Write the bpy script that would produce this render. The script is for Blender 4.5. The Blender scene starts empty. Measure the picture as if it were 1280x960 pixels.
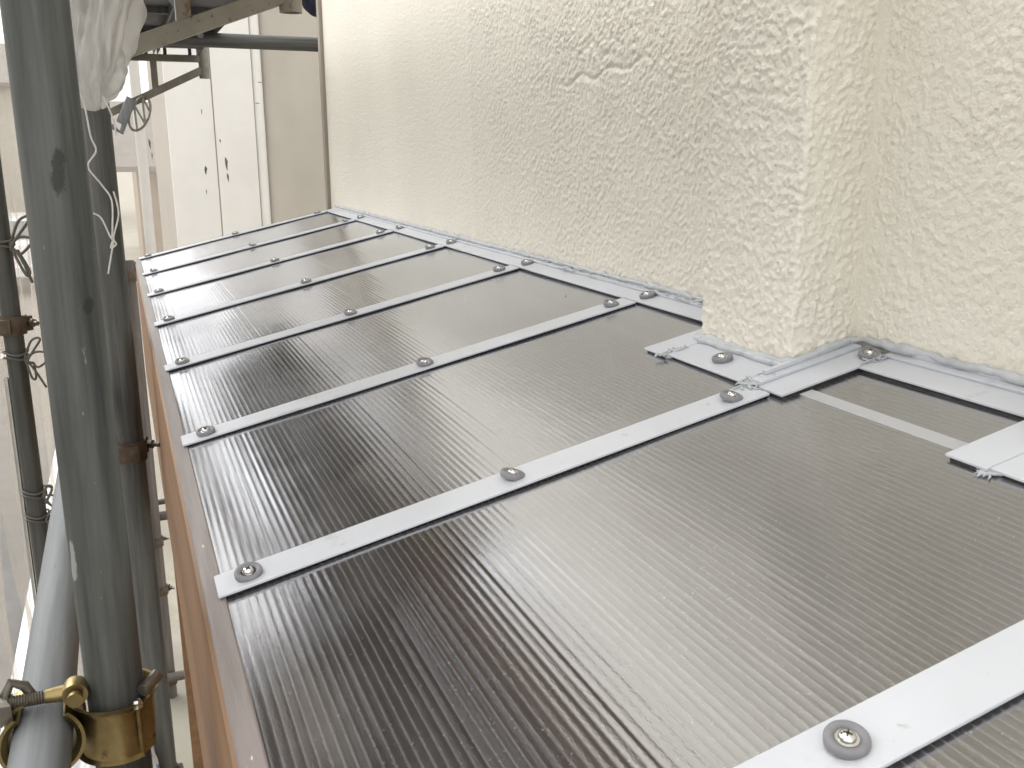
import bpy, math, random
import numpy as np
from mathutils import Vector, Matrix, Euler
random.seed(7); RNG = np.random.default_rng(11)
S = bpy.context.scene; COL = S.collection
U = 0.455                       # spacing of the roof bars in metres
TA = 0.2193                     # roof slope (rise per run)
GZ = -2.6                       # street level

# ------------------------------------------------------------------ camera, sky, sun, exposure
cam = bpy.data.cameras.new('camera'); co = bpy.data.objects.new('camera', cam); COL.objects.link(co)
yaw, pitch, roll = 0.3874, -0.2445, -0.0033
f = Vector((math.sin(yaw)*math.cos(pitch), math.cos(yaw)*math.cos(pitch), math.sin(pitch)))
r = Vector((math.cos(yaw), -math.sin(yaw), 0)); u = r.cross(f)
r2 = r*math.cos(roll) + u*math.sin(roll); u2 = u*math.cos(roll) - r*math.sin(roll)
co.matrix_world = Matrix(((r2.x, u2.x, -f.x, -0.6031), (r2.y, u2.y, -f.y, -0.3385), (r2.z, u2.z, -f.z, 0.2472), (0, 0, 0, 1)))
cam.sensor_width = 36; cam.lens = 36*1183.97/1280; cam.clip_start = 0.02; cam.clip_end = 600
cam.dof.use_dof = True; cam.dof.focus_distance = 1.5; cam.dof.aperture_fstop = 32.0
S.camera = co
w = bpy.data.worlds.new('World'); S.world = w; w.use_nodes = True
nt = w.node_tree; nt.nodes.clear()
sky = nt.nodes.new('ShaderNodeTexSky'); sky.sky_type = 'NISHITA'; sky.sun_disc = False
SUN_EL, SUN_AZ = math.radians(36), math.radians(-40)      # azimuth from +Y, negative towards the street
sky.sun_elevation = SUN_EL; sky.sun_rotation = SUN_AZ; sky.dust_density = 6; sky.air_density = 1.2
hs = nt.nodes.new('ShaderNodeHueSaturation'); hs.inputs['Saturation'].default_value = 0.12
bg = nt.nodes.new('ShaderNodeBackground'); bg.inputs['Strength'].default_value = 0.15
wo = nt.nodes.new('ShaderNodeOutputWorld')
cl = nt.nodes.new('ShaderNodeMix'); cl.data_type = 'RGBA'; cl.inputs['Factor'].default_value = 0.72; cl.inputs['B'].default_value = (8.9, 8.9, 8.9, 1)   # even cloud cover
nt.links.new(sky.outputs[0], hs.inputs['Color']); nt.links.new(hs.outputs[0], cl.inputs['A']); nt.links.new(cl.outputs['Result'], bg.inputs['Color']); nt.links.new(bg.outputs[0], wo.inputs['Surface'])
sl = bpy.data.lights.new('sun', 'SUN'); sl.energy = 0.85; sl.angle = math.radians(50); sl.color = (1, .965, .92)
so = bpy.data.objects.new('sun', sl); COL.objects.link(so)
so.rotation_euler = Vector((-math.sin(SUN_AZ)*math.cos(SUN_EL), -math.cos(SUN_AZ)*math.cos(SUN_EL), -math.sin(SUN_EL))).to_track_quat('-Z', 'Y').to_euler()
S.view_settings.view_transform = 'Standard'; S.view_settings.look = 'None'; S.view_settings.gamma = 1
S.view_settings.exposure = 1.05
S.render.engine = 'CYCLES'
S.cycles.max_bounces = 10; S.cycles.transparent_max_bounces = 24; S.cycles.diffuse_bounces = 4

# ------------------------------------------------------------------ materials
def newmat(name):
    m = bpy.data.materials.new(name); m.use_nodes = True; t = m.node_tree; t.nodes.clear()
    o = t.nodes.new('ShaderNodeOutputMaterial'); return m, t, o
def nd(t, typ, **kw):
    n = t.nodes.new(typ)
    for k, v in kw.items():
        if k.startswith('i_'):
            n.inputs[k[2:].replace('_', ' ')].default_value = v
        else: setattr(n, k, v)
    return n
def noise(t, scale, detail=4, rough=.55, stretch=(1, 1, 1), coord='Object', dist=0):
    tc = nd(t, 'ShaderNodeTexCoord'); mp = nd(t, 'ShaderNodeMapping'); mp.inputs['Scale'].default_value = stretch
    n = nd(t, 'ShaderNodeTexNoise'); n.inputs['Scale'].default_value = scale; n.inputs['Detail'].default_value = detail; n.inputs['Roughness'].default_value = rough
    n.inputs['Distortion'].default_value = dist
    t.links.new(tc.outputs[coord], mp.inputs['Vector']); t.links.new(mp.outputs[0], n.inputs['Vector']); return n
def ramp(t, src, stops):
    r = nd(t, 'ShaderNodeValToRGB'); e = r.color_ramp.elements
    e[0].position, e[0].color = stops[0][0], (*stops[0][1], 1); e[1].position, e[1].color = stops[-1][0], (*stops[-1][1], 1)
    for p, c in stops[1:-1]:
        x = e.new(p); x.color = (*c, 1)
    t.links.new(src, r.inputs['Fac']); return r
def g3(v): return (v, v, v)
def mat(name, c1, c2, scale=20, rough=.6, metal=0, stretch=(1, 1, 1), bump=0, bscale=None, lo=.3, hi=.7, r2=None, spec=.5, stains=None, coat=0):
    m, t, o = newmat(name); b = nd(t, 'ShaderNodeBsdfPrincipled')
    n = noise(t, scale, 6, .6, stretch); rp = ramp(t, n.outputs['Fac'], [(lo, c1), (hi, c2)]); col = rp.outputs['Color']
    if stains:
        for (sc, th, sc_col, st) in stains:
            n2 = noise(t, sc, 5, .65, st); k = ramp(t, n2.outputs['Fac'], [(th, g3(0)), (th+.07, g3(1))])
            mx = nd(t, 'ShaderNodeMix', data_type='RGBA'); t.links.new(k.outputs['Color'], mx.inputs['Factor'])
            t.links.new(col, mx.inputs['A']); mx.inputs['B'].default_value = (*sc_col, 1); col = mx.outputs['Result']
    t.links.new(col, b.inputs['Base Color']); b.inputs['Metallic'].default_value = metal; b.inputs['Specular IOR Level'].default_value = spec
    b.inputs['Coat Weight'].default_value = coat
    if r2 is not None:
        rr = ramp(t, n.outputs['Fac'], [(.3, g3(rough)), (.7, g3(r2))]); t.links.new(rr.outputs['Color'], b.inputs['Roughness'])
    else: b.inputs['Roughness'].default_value = rough
    if bump:
        bn = noise(t, bscale or scale*3, 4, .6, stretch); bp = nd(t, 'ShaderNodeBump'); bp.inputs['Strength'].default_value = bump; bp.inputs['Distance'].default_value = .002
        t.links.new(bn.outputs['Fac'], bp.inputs['Height']); t.links.new(bp.outputs[0], b.inputs['Normal'])
    t.links.new(b.outputs[0], o.inputs['Surface']); return m

M = {}
M['stucco'] = mat('stucco_paint', (.72, .69, .605), (.79, .76, .67), 2.2, .50, bump=.9, bscale=300, r2=.62, spec=.35, stains=[(7, .69, (.66, .62, .53), (1, 1, .5)), (230, .74, (.60, .56, .47), (1, 1, 1))])
M['alu'] = mat('white_aluminium', (.53, .55, .59), (.59, .61, .65), 6, .36, .2, (1, 1, 1), .06, 240, r2=.46,
               stains=[(11, .62, (.47, .48, .50), (1, 1, 1)), (60, .66, (.40, .40, .40), (1, 1, 1)), (210, .70, (.30, .29, .28), (1, 1, 1))])
M['gasket'] = mat('black_rubber', (.012, .012, .013), (.02, .02, .02), 60, .6)
M['washer'] = mat('grey_plastic', (.17, .17, .182), (.22, .22, .232), 90, .55, bump=.1, bscale=700)
M['screw'] = mat('stainless', (.62, .61, .59), (.75, .74, .72), 80, .18, 1.0)
M['sealant'] = mat('grey_sealant', (.36, .38, .39), (.48, .50, .52), 40, .34, bump=.5, bscale=160, r2=.5)
M['wood'] = mat('stained_wood', (.165, .088, .040), (.25, .138, .066), 26, .6, stretch=(1, .05, 1), bump=.2, bscale=60)
M['wood_in'] = mat('stained_rafter', (.16, .065, .035), (.25, .105, .06), 26, .6, stretch=(1, .05, 1), bump=.2, bscale=60)
M['trim'] = mat('eave_tape', (.15, .127, .118), (.22, .19, .178), 50, .42, stretch=(1, .08, 1), bump=.35, bscale=90, stains=[(160, .67, (.6, .56, .53), (1, .3, 1))])
def galv(name, c1, c2, stains=None, rough=.5, metal=.55):
    return mat(name, c1, c2, 55, rough, metal, (1, 1, .05), .25, 150, .35, .68, rough+.12, .5, (stains or [])+[(190, .69, (.30, .30, .28), (1, 1, .4)), (48, .70, (.10, .065, .04), (1, 1, .6))])
dk = (.05, .05, .045); lt = (.38, .38, .36)
M['galvA'] = galv('galvanised_weathered', (.040, .043, .041), (.135, .142, .134), [(16, .66, dk, (1, 1, .35)), (60, .70, lt, (1, 1, .2))], .58, .25)
M['galvB'] = galv('galvanised_dull', (.06, .06, .056), (.155, .155, .146), [(30, .68, dk, (1, 1, .3))], .55, .35)
M['galvC'] = galv('galvanised_brown', (.085, .07, .062), (.16, .14, .125), [(24, .66, (.06, .035, .025), (1, 1, .3))], .5, .3)
M['galvD'] = galv('galvanised_dark', (.05, .05, .044), (.10, .10, .09), [(24, .66, (.04, .03, .02), (1, 1, .3))], .5, .3)
M['galvE'] = galv('galvanised_bright', (.13, .142, .15), (.215, .23, .24), [(45, .68, (.13, .14, .15), (1, 1, .2))], .60, .15)
M['gold'] = mat('yellow_zinc', (.21, .155, .06), (.36, .285, .14), 30, .24, .92, (1, 1, 1), .15, 120, r2=.42, stains=[(24, .62, (.17, .085, .04), (1, 1, 1))])
M['steel'] = mat('dark_bolt', (.14, .13, .11), (.24, .22, .18), 60, .4, .8, bump=.2, bscale=300)
M['rustclamp'] = mat('rusty_clamp', (.07, .05, .035), (.15, .11, .075), 40, .6, .5, bump=.5, bscale=150)
M['beige'] = mat('worn_beige_paint', (.24, .22, .175), (.32, .295, .24), 14, .55, 0, (1, 1, 1), .3, 120,
                 stains=[(22, .56, (.20, .105, .045), (1, 1, 1)), (70, .62, (.06, .045, .035), (1, 1, 1))])
M['bracket'] = mat('worn_grey_steel', (.13, .118, .095), (.20, .185, .15), 18, .55, .3, bump=.3, bscale=120, stains=[(40, .63, (.12, .075, .04), (1, 1, 1))])
M['plank'] = mat('steel_plank', (.06, .062, .062), (.11, .11, .11), 14, .6, .1, stretch=(1, .2, 1), bump=.2, stains=[(20, .63, (.09, .06, .04), (1, .4, 1))])
M['rope'] = mat('dark_cord', (.075, .07, .06), (.14, .13, .11), 200, .8)
M['twine'] = mat('pale_twine', (.50, .48, .44), (.66, .64, .60), 200, .6)
M['navy'] = mat('navy_fabric', (.012, .014, .03), (.03, .032, .055), 60, .85, bump=.5, bscale=400)
M['white'] = mat('white_print_bag', (.74, .75, .77), (.80, .80, .81), 20, .45, bump=.2, stains=[(26, .55, (.05, .12, .40), (1, 1, 1))])
M['blue'] = mat('blue_ink', (.04, .10, .34), (.07, .16, .45), 60, .5)

# roof sheet: tinted twin-wall polycarbonate, cell skin and web line
def panel_mat(name, tint, dif, f_t, gl_rough, ior):
    m, t, o = newmat(name)
    tr = nd(t, 'ShaderNodeBsdfTransparent'); tr.inputs[0].default_value = (*tint, 1)
    n = noise(t, 5, 5, .6, (1, .25, 1)); rp = ramp(t, n.outputs['Fac'], [(.3, tuple(c*.85 for c in dif)), (.7, tuple(c*1.12 for c in dif))])
    spk = noise(t, 420, 2, .5); sk = ramp(t, spk.outputs['Fac'], [(.66, g3(0)), (.74, g3(.55))])
    mx = nd(t, 'ShaderNodeMix', data_type='RGBA'); t.links.new(sk.outputs['Color'], mx.inputs['Factor']); t.links.new(rp.outputs['Color'], mx.inputs['A']); mx.inputs['B'].default_value = (.5, .48, .46, 1)
    dn = noise(t, 2.6, 7, .68, (1, .55, 1), dist=.6); dr = ramp(t, dn.outputs['Fac'], [(.50, g3(0)), (.74, g3(.45))])
    m2 = nd(t, 'ShaderNodeMix', data_type='RGBA'); t.links.new(dr.outputs['Color'], m2.inputs['Factor']); t.links.new(mx.outputs['Result'], m2.inputs['A']); m2.inputs['B'].default_value = (.34, .33, .315, 1); mx = m2
    df = nd(t, 'ShaderNodeBsdfDiffuse'); t.links.new(mx.outputs['Result'], df.inputs[0])
    tl = nd(t, 'ShaderNodeBsdfTranslucent'); t.links.new(mx.outputs['Result'], tl.inputs[0])
    a = nd(t, 'ShaderNodeMixShader'); a.inputs[0].default_value = .35; t.links.new(df.outputs[0], a.inputs[1]); t.links.new(tl.outputs[0], a.inputs[2])
    b = nd(t, 'ShaderNodeMixShader'); b.inputs[0].default_value = f_t; t.links.new(a.outputs[0], b.inputs[1]); t.links.new(tr.outputs[0], b.inputs[2])
    bn = noise(t, 7, 3, .5, (1, .5, 1)); bp = nd(t, 'ShaderNodeBump'); bp.inputs['Strength'].default_value = .12; bp.inputs['Distance'].default_value = .01; t.links.new(bn.outputs['Fac'], bp.inputs['Height'])
    gr = noise(t, 900, 2, .5, (1, .3, 1)); bp2 = nd(t, 'ShaderNodeBump'); bp2.inputs['Strength'].default_value = .05; bp2.inputs['Distance'].default_value = .001
    t.links.new(gr.outputs['Fac'], bp2.inputs['Height']); t.links.new(bp.outputs[0], bp2.inputs['Normal'])
    g = nd(t, 'ShaderNodeBsdfGlossy'); g.inputs['Color'].default_value = (.90, .92, .965, 1); rg = ramp(t, dn.outputs['Fac'], [(.42, g3(gl_rough)), (.75, g3(gl_rough+.12))]); t.links.new(rg.outputs['Color'], g.inputs['Roughness']); t.links.new(bp2.outputs[0], g.inputs['Normal'])
    fr = nd(t, 'ShaderNodeFresnel'); fr.inputs['IOR'].default_value = ior
    iv = nd(t, 'ShaderNodeMath', operation='SUBTRACT'); iv.inputs[0].default_value = 1; t.links.new(fr.outputs[0], iv.inputs[1])       # several skins reflect in turn
    pw = nd(t, 'ShaderNodeMath', operation='POWER'); t.links.new(iv.outputs[0], pw.inputs[0]); pw.inputs[1].default_value = 2.5
    iw = nd(t, 'ShaderNodeMath', operation='SUBTRACT'); iw.inputs[0].default_value = 1; t.links.new(pw.outputs[0], iw.inputs[1])
    c = nd(t, 'ShaderNodeMixShader'); t.links.new(iw.outputs[0], c.inputs[0]); t.links.new(b.outputs[0], c.inputs[1]); t.links.new(g.outputs[0], c.inputs[2])
    t.links.new(c.outputs[0], o.inputs['Surface']); return m
M['skin'] = panel_mat('smoke_brown_sheet', (.34, .27, .245), (.070, .062, .059), .20, .11, 2.2)
M['web'] = panel_mat('smoke_brown_web', (.36, .31, .29), (.19, .178, .172), .12, .17, 2.1)

def sheet_mat(name, col, ft, gl=0.0):
    m, t, o = newmat(name)
    tr = nd(t, 'ShaderNodeBsdfTransparent'); df = nd(t, 'ShaderNodeBsdfDiffuse'); tl = nd(t, 'ShaderNodeBsdfTranslucent')
    n = noise(t, 3, 5, .6); rp = ramp(t, n.outputs['Fac'], [(.3, tuple(c*.93 for c in col)), (.7, col)])
    t.links.new(rp.outputs[0], df.inputs[0]); t.links.new(rp.outputs[0], tl.inputs[0])
    a = nd(t, 'ShaderNodeMixShader'); a.inputs[0].default_value = .6; t.links.new(df.outputs[0], a.inputs[1]); t.links.new(tl.outputs[0], a.inputs[2])
    fac = ramp(t, noise(t, 1.7, 4, .6).outputs['Fac'], [(.3, g3(ft-.07)), (.7, g3(ft+.07))])
    b = nd(t, 'ShaderNodeMixShader'); t.links.new(fac.outputs[0], b.inputs[0]); t.links.new(a.outputs[0], b.inputs[1]); t.links.new(tr.outputs[0], b.inputs[2])
    last = b
    if gl:
        g = nd(t, 'ShaderNodeBsdfGlossy'); g.inputs['Roughness'].default_value = .25
        last = nd(t, 'ShaderNodeMixShader'); last.inputs[0].default_value = gl; t.links.new(b.outputs[0], last.inputs[1]); t.links.new(g.outputs[0], last.inputs[2])
    t.links.new(last.outputs[0], o.inputs['Surface']); return m
M['mesh'] = sheet_mat('scaffold_netting', (.52, .48, .43), .62)
M['mesh_white'] = sheet_mat('clean_scaffold_netting', (.52, .475, .41), .64)
M['vinyl'] = sheet_mat('vinyl_film', (.80, .78, .75), .22, .10)

# ------------------------------------------------------------------ helpers
class MB:
    def __init__(s): s.v = []; s.f = []; s.m = []
    def add(s, vs, fs, mi=0):
        b = len(s.v); s.v += [tuple(v) for v in vs]; s.f += [tuple(i+b for i in q) for q in fs]; s.m += [mi]*len(fs)
    def box(s, lo, hi, mx=None, bev=0, mi=0):
        (x0, y0, z0), (x1, y1, z1) = lo, hi
        if bev:
            b = bev; vs = []; 
            for z, i in ((z0, b), (z0+b, 0), (z1-b, 0), (z1, b)):
                for (x, y) in ((x0+i+b*0, y0+i), (x1-i, y0+i), (x1-i, y1-i), (x0+i, y1-i)): vs.append((x, y, z))
            fs = [(3, 2, 1, 0), (12, 13, 14, 15)]
            for k in range(3):
                for j in range(4): fs.append((k*4+j, k*4+(j+1) % 4, k*4+4+(j+1) % 4, k*4+4+j))
        else:
            vs = [(x0, y0, z0), (x1, y0, z0), (x1, y1, z0), (x0, y1, z0), (x0, y0, z1), (x1, y0, z1), (x1, y1, z1), (x0, y1, z1)]
            fs = [(3, 2, 1, 0), (4, 5, 6, 7), (0, 1, 5, 4), (1, 2, 6, 5), (2, 3, 7, 6), (3, 0, 4, 7)]
        if mx: vs = [mx @ Vector(v) for v in vs]
        s.add(vs, fs, mi)
    def tube(s, pts, rad, seg=12, caps=True, mi=0):
        pts = [Vector(p) for p in pts]; n = len(pts); rad = rad if hasattr(rad, '__len__') else [rad]*n
        d = (pts[1]-pts[0]).normalized(); a = d.orthogonal().normalized(); vs = []
        for i, p in enumerate(pts):
            t = (pts[min(i+1, n-1)]-pts[max(i-1, 0)]).normalized(); a = (a-t*a.dot(t)).normalized(); b = t.cross(a)
            for k in range(seg):
                an = 2*math.pi*k/seg; vs.append(p+(a*math.cos(an)+b*math.sin(an))*rad[i])
        fs = [(i*seg+k, i*seg+(k+1) % seg, (i+1)*seg+(k+1) % seg, (i+1)*seg+k) for i in range(n-1) for k in range(seg)]
        if caps: fs += [tuple(range(seg-1, -1, -1)), tuple((n-1)*seg+k for k in range(seg))]
        s.add(vs, fs, mi)
    def lathe(s, prof, seg=24, mx=None, mi=0):
        vs = []; n = len(prof)
        for (rr, z) in prof:
            for k in range(seg):
                a = 2*math.pi*k/seg; vs.append(Vector((rr*math.cos(a), rr*math.sin(a), z)))
        fs = [(i*seg+k, i*seg+(k+1) % seg, (i+1)*seg+(k+1) % seg, (i+1)*seg+k) for i in range(n-1) for k in range(seg)]
        if mx: vs = [mx @ v for v in vs]
        s.add(vs, fs, mi)
    def shell(s, prof, a0, a1, seg, th, mx=None, mi=0):
        # curved plate: prof = [(radius, height)...] swept a0..a1, thickness th outward
        n = len(prof); vs = []
        for k in range(seg+1):
            a = a0+(a1-a0)*k/seg
            for (rr, z) in prof: vs.append(Vector((rr*math.cos(a), rr*math.sin(a), z)))
            for (rr, z) in prof: vs.append(Vector(((rr+th)*math.cos(a), (rr+th)*math.sin(a), z)))
        w_ = 2*n; fs = []
        for k in range(seg):
            o = k*w_; q = o+w_
            for i in range(n-1):
                fs += [(o+i, o+i+1, q+i+1, q+i), (o+n+i, q+n+i, q+n+i+1, o+n+i+1)]
            fs += [(o, q, q+n, o+n), (o+n-1, o+2*n-1, q+2*n-1, q+n-1)]
        for o in (0, seg*w_): fs += [(o+i, o+i+1, o+n+i+1, o+n+i) for i in range(n-1)]
        if mx: vs = [mx @ v for v in vs]
        s.add(vs, fs, mi)
    def mesh(s, name, org=(0, 0, 0), smooth=0):
        me = bpy.data.meshes.new(name); o = Vector(org)
        me.from_pydata([tuple(Vector(v)-o) for v in s.v], [], s.f); me.update()
        for p, i in zip(me.polygons, s.m): p.material_index = i
        if smooth: smooth_by(me, smooth)
        return me
def smooth_by(me, ang):
    import bmesh
    bm = bmesh.new(); bm.from_mesh(me); bmesh.ops.recalc_face_normals(bm, faces=bm.faces)
    for fc in bm.faces: fc.smooth = True
    for e in bm.edges:
        if len(e.link_faces) == 2 and e.calc_face_angle(0) > math.radians(ang): e.smooth = False
    bm.to_mesh(me); bm.free()
def tag(o, label=None, cat=None, group=None, kind=None):
    if label: o['label'] = label
    if cat: o['category'] = cat
    if group: o['group'] = group
    if kind: o['kind'] = kind
    return o
def link(name, me, mats, parent=None, loc=(0, 0, 0), rot=None):
    o = bpy.data.objects.new(name, me); COL.objects.link(o); o.location = loc
    if rot: o.rotation_euler = rot
    if not me.materials:
        for m in (mats if isinstance(mats, (list, tuple)) else [mats]): me.materials.append(M[m])
    if parent is not None: o.parent = parent
    return o
def empty(name, loc, label, cat, group=None):
    o = bpy.data.objects.new(name, None); COL.objects.link(o); o.location = loc; o.empty_display_size = .1
    return tag(o, label, cat, group)
def origin(o):
    while o.parent: o = o.parent
    return o.location
def build(mb, name, mats, parent=None, org=None, smooth=35):
    """mb holds world coordinates; part meshes are stored relative to the root's location"""
    if parent is not None: return link(name, mb.mesh(name, origin(parent), smooth), mats, parent)
    org = Vector(org); return link(name, mb.mesh(name, org, smooth), mats, None, org)
def gridmesh(name, P, org, closed=False):
    nu, nv = P.shape[:2]; me = bpy.data.meshes.new(name)
    V = (P-np.array(org)).reshape(-1, 3).astype(np.float32)
    idx = np.arange(nu*nv).reshape(nu, nv)
    if closed: idx = np.vstack([idx, idx[:1]])
    q = np.stack([idx[:-1, :-1], idx[1:, :-1], idx[1:, 1:], idx[:-1, 1:]], -1).reshape(-1, 4)
    me.vertices.add(len(V)); me.vertices.foreach_set('co', V.ravel())
    me.loops.add(q.size); me.loops.foreach_set('vertex_index', q.ravel().astype(np.int32))
    me.polygons.add(len(q)); me.polygons.foreach_set('loop_start', (np.arange(len(q))*4).astype(np.int32))
    me.polygons.foreach_set('use_smooth', np.ones(len(q), bool)); me.update(calc_edges=True); me.validate()
    return me
_T = RNG.random((256, 256))
def vnoise(x, y):
    xi = np.floor(x).astype(int); yi = np.floor(y).astype(int); fx = x-xi; fy = y-yi
    fx = fx*fx*fx*(fx*(fx*6-15)+10); fy = fy*fy*fy*(fy*(fy*6-15)+10)
    a = _T[xi % 256, yi % 256]; b = _T[(xi+1) % 256, yi % 256]; c = _T[xi % 256, (yi+1) % 256]; d = _T[(xi+1) % 256, (yi+1) % 256]
    return (a*(1-fx)+b*fx)*(1-fy)+(c*(1-fx)+d*fx)*fy
def sstep(a, b, x): t = np.clip((x-a)/(b-a), 0, 1); return t*t*(3-2*t)
def stucco_h(s, z, amp=1.0):
    c, n = math.cos(.5), math.sin(.5); a = s*c+z*n; b = -s*n+z*c
    wx = (vnoise(a/.012+7, b/.012+3)-.5)*.003; wy = (vnoise(a/.012+31, b/.012+57)-.5)*.003
    A = vnoise((a+wx)/.0047+11, (b+wy)/.0047); B = vnoise((a+wy)/.0030+91, (b+wx)/.0030+17); L = vnoise(a/.05, b/.05+40)
    lump = sstep(.28, .84, .58*A+.42*B)
    fine = vnoise(a/.0021, b/.0021)
    return amp*(.0020*lump*(.7+.6*L)+.0003*fine+.0012*vnoise(a/.11+5, b/.11)) - .0016*amp

# ------------------------------------------------------------------ ground and street
def slab(name, x0, x1, y0, y1, z, m, kind='structure', parent=None):
    mb = MB(); mb.add([(x0, y0, z), (x1, y0, z), (x1, y1, z), (x0, y1, z)], [(0, 1, 2, 3)])
    o = build(mb, name, m, parent, ((x0+x1)/2, (y0+y1)/2, z), 0)
    if parent is None: o['kind'] = kind
    return o
M['earth'] = mat('pale_concrete_ground', (.24, .225, .18), (.33, .31, .26), 1.2, .85, bump=.4, bscale=30, stains=[(2.2, .60, (.25, .24, .17), (1, 1, 1))])
M['asphalt'] = mat('asphalt', (.11, .105, .10), (.16, .155, .145), 3, .9, bump=.5, bscale=90)
M['pave'] = mat('pavement_concrete', (.40, .39, .37), (.48, .47, .45), 2, .85, bump=.3, bscale=60)
M['line'] = mat('road_paint', (.70, .70, .69), (.78, .78, .77), 20, .6, stains=[(18, .64, (.3, .3, .3), (1, 1, 1))])
M['kerb'] = mat('kerb_stone', (.38, .37, .35), (.46, .45, .43), 8, .8)
slab('ground', -300, 300, -300, 300, GZ, 'earth')
slab('road', -9.0, -.95, -60, 120, GZ+.004, 'asphalt')
slab('cross_road', -60, 40, 15.0, 21.2, GZ+.008, 'asphalt')
slab('road_line', -1.40, -1.28, -40, 14.2, GZ+.014, 'line')
slab('stop_line', -5.2, -2.1, 14.3, 14.7, GZ+.014, 'line')
mb = MB(); mb.box((-.95, -40, GZ-.05), (-.80, 14.6, GZ+.12), bev=.015); build(mb, 'kerb', 'kerb', None, (-.87, 0, GZ), 30)['kind'] = 'structure'
mb = MB(); mb.box((-.70, 21.25, GZ-.05), (40, 23.2, GZ+.13), bev=.015); build(mb, 'pavement', 'pave', None, (0, 22, GZ), 30)['kind'] = 'structure'

# ------------------------------------------------------------------ neighbouring houses
M['nwhite'] = mat('white_siding', (.72, .715, .70), (.80, .795, .78), 1.5, .6, bump=.1)
M['nbeige'] = mat('beige_render', (.26, .24, .205), (.32, .295, .255), 2.5, .8, bump=.2, bscale=60, stains=[(5, .68, (.36, .33, .28), (1, 1, .2))])
M['ncol'] = mat('cream_render', (.33, .305, .26), (.40, .375, .32), 2.5, .75, bump=.15, bscale=60, stains=[(6, .68, (.44, .41, .35), (1, 1, .25))])
M['hwall1'] = mat('far_wall_tan', (.26, .20, .14), (.32, .25, .18), 1.5, .85)
M['hwall2'] = mat('far_wall_cream', (.36, .335, .285), (.42, .395, .34), 1.5, .85)
M['roofg'] = mat('far_roof', (.13, .12, .11), (.18, .165, .15), 4, .7, bump=.4)
M['glass'] = mat('far_glass', (.10, .11, .12), (.16, .17, .18), 3, .12)
M['framew'] = mat('far_frame', (.62, .60, .56), (.68, .66, .62), 10, .5)
H = empty('neighbour_house', (0.6, 6.4, GZ), 'pale neighbouring house beside the roof end with white panels and a rounded cream corner', 'house')
def bpart(name, m, lo, hi, parent, bev=.004, smooth=30):
    b = MB(); b.box(lo, hi, bev=bev); return build(b, name, m, parent, None, smooth)
bpart('wall', 'nbeige', (-.24, 6.40, GZ), (2.6, 9.5, 3.4), H)
for i, (a, b) in enumerate(((-.262, .022), (.03, .285))):
    bpart('siding_panel', 'nwhite', (a, 6.345-.008*i, GZ+.2), (b, 6.392, 3.3), H)
mb = MB(); prof = []
for k in range(19):
    a = math.pi*k/18; prof.append((.575-.215*math.cos(a), 6.41-.13*math.sin(a)**.8))
vs = [(x, y, GZ) for x, y in prof]+[(x, y, 3.3) for x, y in prof]
mb.add(vs, [(i, i+1, 19+i+1, 19+i) for i in range(18)]); build(mb, 'rounded_pilaster', 'ncol', H, None, 40)
for z in (-.42, .62, 1.7):
    bpart('joint_band', 'nbeige', (.30, 6.375, z), (.345, 6.398, z+.03), H, .002)
mb = MB(); mb.tube([(.322, 6.36, GZ), (.322, 6.36, 3.3)], .030, 20); build(mb, 'downpipe', 'nwhite', H)
mb = MB(); mb.add([(-.6, 6.0, 3.3), (2.9, 6.0, 3.3), (2.9, 7.9, 4.3), (-.6, 7.9, 4.3), (2.9, 9.8, 3.3), (-.6, 9.8, 3.3)], [(0, 1, 2, 3), (3, 2, 4, 5)]); build(mb, 'roof', 'roofg', H, None, 0)

def house(cx, cy, wx, dy, hw, hr, wall, label, wins, yaw=0):
    h = empty('street_house', (cx, cy, GZ), label, 'house')
    x0, x1, y0, y1, zt = cx-wx/2, cx+wx/2, cy-dy/2, cy+dy/2, GZ+hw
    bpart('wall', wall, (x0, y0, GZ), (x1, y1, zt), h, .01)
    b = MB(); e = .45; t = .12
    vs = [(x0-e, y0-e, zt-.1), (x1+e, y0-e, zt-.1), (x1+e, cy, zt+hr), (x0-e, cy, zt+hr), (x1+e, y1+e, zt-.1), (x0-e, y1+e, zt-.1)]
    vs += [(x, y, z-t) for x, y, z in vs]
    b.add(vs, [(0, 1, 2, 3), (3, 2, 4, 5), (6, 9, 8, 7), (9, 11, 10, 8), (0, 6, 7, 1), (4, 10, 11, 5), (0, 3, 9, 6), (3, 5, 11, 9), (1, 7, 8, 2), (2, 8, 10, 4)])
    build(b, 'roof', 'roofg', h, None, 0)
    for xx in (x0, x1):
        b = MB(); b.add([(xx, y0, zt-.02), (xx, y1, zt-.02), (xx, cy, zt+hr-.14)], [(0, 1, 2)]); build(b, 'gable', wall, h, None, 0)
    for (a, z, ww, hh) in wins:
        wx0 = x0+a
        wn = bpart('window', 'framew', (wx0, y0-.06, GZ+z), (wx0+ww, y0+.02, GZ+z+hh), h)
        for s in (0, 1):
            bpart('pane', 'glass', (wx0+.06+s*ww/2-.03*s, y0-.075, GZ+z+.07), (wx0+ww/2-.03+s*(ww/2-.03), y0-.058, GZ+z+hh-.07), wn, 0)
    return h
house(3.25, 27.2, 6.8, 6, 2.55, 1.5, 'hwall1', 'tan low house across the street behind the white panelled house', [(.5, .9, 1.2, 1.1), (2.4, .9, 1.5, 1.1)])
house(-7.2, 46, 8.5, 8, 5.4, 1.7, 'hwall2', 'cream two storey house at the far side of the crossing', [(1, 3.2, 1.6, 1.2), (4, 3.2, 1.6, 1.2), (1, .8, 1.6, 1.4), (4, .6, 1.5, 1.9)])
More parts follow.
